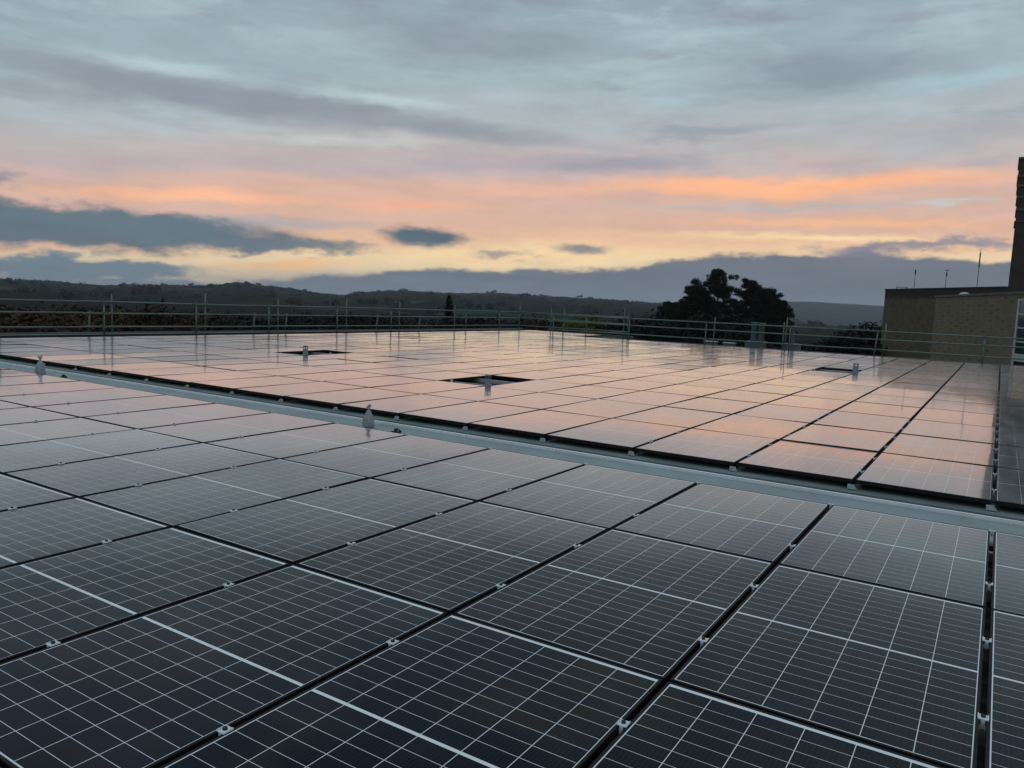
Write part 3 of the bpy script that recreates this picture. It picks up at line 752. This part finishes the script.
mpn = nt.new('ShaderNodeMapping'); nt.link(geo.outputs['Position'], mpn.inputs[0]); mpn.inputs['Scale'].default_value = (1/210, 1/210, 0)
wv = nt.new('ShaderNodeVectorMath', operation='ADD'); nt.link(mpn.outputs[0], wv.inputs[0])
nn = nt.new('ShaderNodeVectorMath', operation='SCALE'); nt.link(nt.noise(mpn.outputs[0], .9, 3, .5, 'Color'), nn.inputs[0]); nn.inputs['Scale'].default_value = .9
nt.link(nn.outputs[0], wv.inputs[1])
vo = nt.new('ShaderNodeTexVoronoi', feature='F1'); nt.link(wv.outputs[0], vo.inputs['Vector']); vo.inputs['Scale'].default_value = 1.0
sv = nt.new('ShaderNodeSeparateXYZ'); nt.link(vo.outputs['Color'], sv.inputs[0])
fc = nt.ramp(sv.outputs[0], [(0, (.026, .042, .026, 1)), (.35, (.042, .064, .034, 1)), (.6, (.058, .052, .036, 1)), (.8, (.020, .026, .020, 1)), (1, (.080, .090, .056, 1))], 'CONSTANT')
ve = nt.new('ShaderNodeTexVoronoi', feature='DISTANCE_TO_EDGE'); nt.link(wv.outputs[0], ve.inputs['Vector']); ve.inputs['Scale'].default_value = 1.0
fc = nt.cmix(nt.sstep(ve.outputs['Distance'], .08, .04), fc, (.012, .016, .012, 1))
wood = nt.sstep(nt.noise(mpn.outputs[0], .55, 5, .6), .40, .52)
fine = nt.noise(mpn.outputs[0], 14.0, 4, .7)
fc = nt.cmix(wood, fc, nt.cmix(fine, (.012, .016, .012, 1), (.034, .034, .026, 1)))
nt.put(bs.inputs['Base Color'], fc); bs.inputs['Roughness'].default_value = 1; bs.inputs['Specular IOR Level'].default_value = 0
o = m.build('terrain', m_land, None, True); tag(o, kind='structure')

# ------------------------------------------------------------------ trees
def leaves(clumps, n, size, squash=.75, seed=0, up_bias=.35, ragged=.07):
    """many small faces spread through ellipsoidal clumps (x,y,z,r)"""
    g = np.random.default_rng(seed)
    cl = np.array(clumps); wts = cl[:, 3]**2; wts = wts/wts.sum()
    idx = g.choice(len(cl), n, p=wts)
    d = g.normal(size=(n, 3)); d /= np.linalg.norm(d, axis=1)[:, None]
    rr = g.uniform(.25, 1.0, n)**.5*(1+g.normal(0, ragged, n))
    c = cl[idx, :3]+d*(cl[idx, 3]*rr)[:, None]*np.array([1, 1, squash])
    nrm = d+g.normal(0, .8, (n, 3))+np.array([0, 0, up_bias]); nrm /= np.linalg.norm(nrm, axis=1)[:, None]
    t = np.cross(nrm, g.normal(size=(n, 3))); t /= np.linalg.norm(t, axis=1)[:, None]
    b = np.cross(nrm, t); s = size*g.uniform(.6, 1.4, n)[:, None]
    v = np.stack([c-t*s-b*s*.5, c+t*s-b*s*.45, c+t*s*.7+b*s*.6, c-t*s*.8+b*s*.55], 1).reshape(-1, 3)
    return v
def leafmesh(name, v, mt):
    me = bpy.data.meshes.new(name); nf = len(v)//4
    me.vertices.add(len(v)); me.vertices.foreach_set('co', v.astype(np.float32).ravel())
    me.loops.add(nf*4); me.loops.foreach_set('vertex_index', np.arange(nf*4, dtype=np.int32))
    me.polygons.add(nf); me.polygons.foreach_set('loop_start', np.arange(nf, dtype=np.int32)*4)
    me.update(calc_edges=True); me.materials.append(mt); return me
def limb(m, pts, r0, r1, n=7):
    for k in range(len(pts)-1):
        a = r0+(r1-r0)*k/(len(pts)-1); b = r0+(r1-r0)*(k+1)/(len(pts)-1)
        m.tube(pts[k], pts[k+1], a, n, b, caps=False)
def pine_parts(seed, H, rad, lo=.48):
    r = random.Random(seed); m = MB(); clumps = []
    bend = [(0, 0, 0)]; x = y = 0
    for k in range(1, 9):
        x += r.uniform(-.22, .22); y += r.uniform(-.22, .22); bend.append((x, y, H*.95*k/8))
    limb(m, bend, .42, .09, 9)
    nb_ = 34
    for k in range(nb_):
        t = lo+(1-lo)*k/(nb_-1)
        f = t*8*.999; i0 = int(f); p = Vector(bend[min(i0, 7)]).lerp(Vector(bend[min(i0+1, 8)]), f-i0)
        ang = k*2.4+r.uniform(-.5, .5)
        prof = math.sin(math.pi*min(max((t-lo+.10)/(1.12-lo), 0), 1))**.6
        ln = rad*prof*r.uniform(.55, 1.05)
        e = p+Vector((math.cos(ang)*ln, math.sin(ang)*ln, ln*r.uniform(.0, .28)+.2))
        mid = p.lerp(e, .5)+Vector((0, 0, -.1*ln))
        limb(m, [p, mid, e], .09*(1.2-t), .02, 5)
        for q_ in range(7):
            s = r.uniform(.30, 1.0); c = p.lerp(e, s)
            clumps.append((c.x+r.uniform(-.9, .9), c.y+r.uniform(-.9, .9), c.z+r.uniform(0, .7), r.uniform(.38, .85)*(.75+.3*prof)))
    clumps.append((bend[-1][0], bend[-1][1], H*.97, .9))
    return m, clumps
def place_tree(name, x, y, zb, trunk, crown_me, bark, label, group, rz=0, sc=1.0, cat='tree'):
    o = empty(name, (x, y, zb), rz); o.scale = (sc, sc, sc); tag(o, label, cat, group)
    a = bpy.data.objects.new('trunk', trunk); b = bpy.data.objects.new('crown', crown_me)
    for q_ in (a, b): col.objects.link(q_); q_.parent = o
    return o
pines = [(-21.6, 51.0, 14.2, 2.3, 'bushy dark pine, lowest and leftmost of the pine cluster'),
         (-20.5, 52.4, 15.7, 2.5, 'dark pine second from left in the pine cluster'),
         (-18.95, 53.6, 17.0, 2.9, 'tallest dark pine, third from left in the pine cluster'),
         (-16.75, 55.6, 16.3, 2.5, 'dark pine right of the sky gap, fourth in the pine cluster'),
         (-15.45, 55.0, 15.7, 2.2, 'slim pointed dark pine, fifth from left in the cluster'),
         (-14.5, 55.4, 14.9, 2.2, 'dark pine with sloping right side, rightmost of the cluster')]
for k, (x, y, H, rd, lb) in enumerate(pines):
    K = 2.35; x, y = C.x+(x-C.x)*K, C.y+(y-C.y)*K; H = 12+C.z+(H-12.35-C.z)*K
    tm, cl = pine_parts(40+k, H, rd*1.75)
    v = leaves(cl, 36000, .105, .75, 100+k, ragged=.20)
    place_tree('pine_tree', x, y, -12, tm.mesh('trunk', m_bark), leafmesh('crown', v, m_pine), m_bark, lb, 'pines behind the guardrail')
def broad_parts(seed, H, rad, n=5200, size=.16, crown_lo=.25, shape='round'):
    r = random.Random(seed); m = MB(); clumps = []
    limb(m, [(0, 0, 0), (r.uniform(-.2, .2), r.uniform(-.2, .2), H*.3), (r.uniform(-.4, .4), r.uniform(-.4, .4), H*.75)], .32, .1, 8)
    for k in range(42):
        if shape == 'cone':
            t = r.uniform(.08, 1); rr = rad*(1-t)*.95; z = H*(.08+.92*t); cr = .25+.55*(1-t)
            a = r.uniform(0, 6.28); c = Vector((math.cos(a)*rr*.8, math.sin(a)*rr*.8, z-cr*.5))
        else:
            d = Vector((r.gauss(0, 1), r.gauss(0, 1), r.gauss(0, 1))).normalized()*r.uniform(.45, .88)
            c = Vector((d.x*rad, d.y*rad, H*(crown_lo+1)/2+d.z*H*(1-crown_lo)/2*.92)); cr = rad*r.uniform(.20, .40)
        clumps.append((*c, cr))
        if k < 12: limb(m, [(0, 0, H*.35), tuple(c*.6+Vector((0, 0, H*.2))), tuple(c)], .09, .02, 5)
    return m.mesh('trunk', m_bark), leaves(clumps, n, size, .8, seed, ragged=.16)
VAR = {}
for kind, mt, seeds in (('green', m_green, (1, 2, 3)), ('autumn', m_autumn, (4, 5)), ('red', m_red, (6,)), ('olive', m_olive, (7,))):
    VAR[kind] = []
    for s_ in seeds:
        t_, v = broad_parts(s_, 12.6, 3.6 if kind != 'olive' else 2.2, 15000, .105); VAR[kind].append((t_, leafmesh('crown', v, mt)))
t_, v = broad_parts(20, 13.3, 1.5, 7000, .17, shape='cone'); conif = (t_, leafmesh('crown', v, m_pine))
def azpos(a, r): return C.x+r*math.sin(R(a)), C.y+r*math.cos(R(a))
def tree(kind, vi, a, r, topel, label, group, name='broadleaf_tree', sxy=1.0):
    x, y = azpos(a, r); top = 1.43+r*math.tan(R(topel)); t_, c_ = VAR[kind][vi % len(VAR[kind])]
    o = place_tree(name, x, y, -12, t_, c_, None, label, group, rz=a*3.1+r)
    s = (top+12)/12.6; o.scale = (s*sxy, s*sxy, s); return o
G = 'trees in the belt behind the guardrail'
tree('olive', 0, -26.3, 54, .0, 'yellow green tree, brightest in the belt left of the pines', G)
tree('olive', 0, -27.6, 57, -.3, 'olive green tree just left of the brightest yellow green tree', G)
x, y = azpos(-37.05, 85); o = place_tree('conifer_tree', x, y, -12, conif[0], conif[1], None, 'slim dark pointed conifer standing above the belt near photo centre', G); 
o.scale = (1, 1, (1.43+85*math.tan(R(.25))+12)/13.3)
belt = [('autumn', -66.5, 46, -1.1, 'brown autumn tree at the far left edge'), ('autumn', -63.2, 52, -1.7, 'rust brown autumn tree, second in from the left edge'),
 ('autumn', -60.3, 50, -1.55, 'rust brown autumn tree behind the left pair of posts'), ('red', -57.4, 50, -1.35, 'dark red brown tree right of the left pair of posts'),
 ('autumn', -54.8, 56, -1.75, 'brown tree left of the second pair of posts'), ('green', -51.8, 50, -1.8, 'dark green tree right of the second pair of posts'),
 ('green', -49.0, 60, -1.5, 'dark green tree behind the left roof opening'), ('green', -46.2, 54, -1.7, 'dark green tree left of photo centre, above the long white cap'),
 ('green', -43.2, 62, -1.35, 'broad dark green tree left of the third pair of posts'), ('green', -40.2, 56, -1.4, 'rounded dark green tree left of the pointed conifer'),
 ('green', -37.6, 64, -1.3, 'dark green tree in front of the pointed conifer'), ('green', -35.0, 58, -1.2, 'dark green tree right of the pointed conifer'),
 ('green', -32.6, 66, -.85, 'taller dark green tree near the far roof corner'), ('red', -30.0, 56, -1.0, 'dark red tree left of the yellow green trees'),
 ('red', -24.2, 62, -.5, 'dark red tree right of the brightest yellow green tree'), ('green', -23.2, 56, .0, 'dark green tree left of the pine cluster'),
 ('green', -20.0, 48, .0, 'dark green tree below the left end of the pines'), ('green', -17.6, 50, .35, 'dark green tree below the middle of the pines'),
 ('green', -15.0, 47, -.5, 'dark green tree below the right end of the pines'), ('green', -12.4, 60, -1.3, 'low dark green tree just right of the pines'),
 ('green', -6.9, 76, .12, 'dark rounded tree against the brick building'), ('green', -8.9, 66, -.6, 'lower dark tree left of the one against the brick building'),
 ('autumn', -11.0, 70, -1.5, 'small brown tree in the gap between pines and brick building')]
for k, (kd, a, r, te, lb) in enumerate(belt): tree(kd, k, a, r, te+(.45 if a < -34 else (.12 if a < -16 else 0)), lb, G, sxy=1.15)
# wood behind the belt, one mass
allv = []; g = np.random.default_rng(5)
def canopy(a, r, top, rad, n, size, seed):
    x, y = azpos(a, r); rr = random.Random(seed); cl = []
    for k in range(7): cl.append((x+rr.uniform(-rad, rad)*.7, y+rr.uniform(-rad, rad)*.7, top-rad*.55-rr.uniform(0, rad*.9), rad*rr.uniform(.45, .65)))
    return leaves(cl, n, size, .8, seed)
for k in range(330):
    a = random.uniform(-80, 8); r = random.uniform(75, 260)
    te = -1.12-.35*random.random()+(.25 if a > -45 else 0)
    if -13.5 < a < -4: te -= 1.1
    allv.append(canopy(a, r, 1.43+r*math.tan(R(te)), random.uniform(3.5, 6), 420, .34, 1000+k))
o = bpy.data.objects.new('woodland', leafmesh('woodland', np.concatenate(allv), m_wood)); col.objects.link(o)
tag(o, 'dark continuous woodland behind the nearer belt of trees', 'woodland', kind='stuff')
allv = []
for k in range(900):
    a = random.uniform(-75, -8)
    r = random.choice([random.uniform(R1-160, R1+20), random.uniform(700, R1)])
    if r < R1-200 and random.random() < .3: continue
    hz = height(a, r); top = hz+(random.uniform(2, 8) if r < R1-200 else random.uniform(.2, 2.5)*(1.9 if a > -31 else 1))
    x, y = azpos(a, r); rad = random.uniform(4, 9) if r < R1-200 else random.uniform(3, 5)
    allv.append(leaves([(x+random.uniform(-6, 6), y, top-rad*.5, rad), (x+random.uniform(-12, 12), y, top-rad*.7, rad*.8)], 90, 1.3, .6, 5000+k))
o = bpy.data.objects.new('hillside_woodland', leafmesh('hillside_woodland', np.concatenate(allv), m_hedge)); col.objects.link(o)
tag(o, 'distant hedgerows and woods over the hillsides', 'woodland', kind='stuff')

# ------------------------------------------------------------------ haze
HAZE = True
if HAZE:
    m = MB(); m.box(-7800, -7800, -60, 7800, 7800, 140)
    hm = bpy.data.materials.new('haze'); hm.use_nodes = True; t = hm.node_tree; t.nodes.clear()
    out = t.nodes.new('ShaderNodeOutputMaterial'); pv = t.nodes.new('ShaderNodeVolumePrincipled')
    pv.inputs['Color'].default_value = (.80, .88, 1, 1); pv.inputs['Density'].default_value = 1.05e-4; pv.inputs['Anisotropy'].default_value = .2
    t.links.new(pv.outputs[0], out.inputs['Volume'])
    o = m.build('haze', hm); tag(o, kind='stuff')

# ------------------------------------------------------------------ render settings
vs_ = scene.view_settings; vs_.view_transform = 'Standard'; vs_.look = 'None'; vs_.exposure = .22; vs_.gamma = 1
scene.render.engine = 'CYCLES'
scene.cycles.max_bounces = 6; scene.cycles.volume_bounces = 0
scene.render.resolution_x = 1024; scene.render.resolution_y = 768
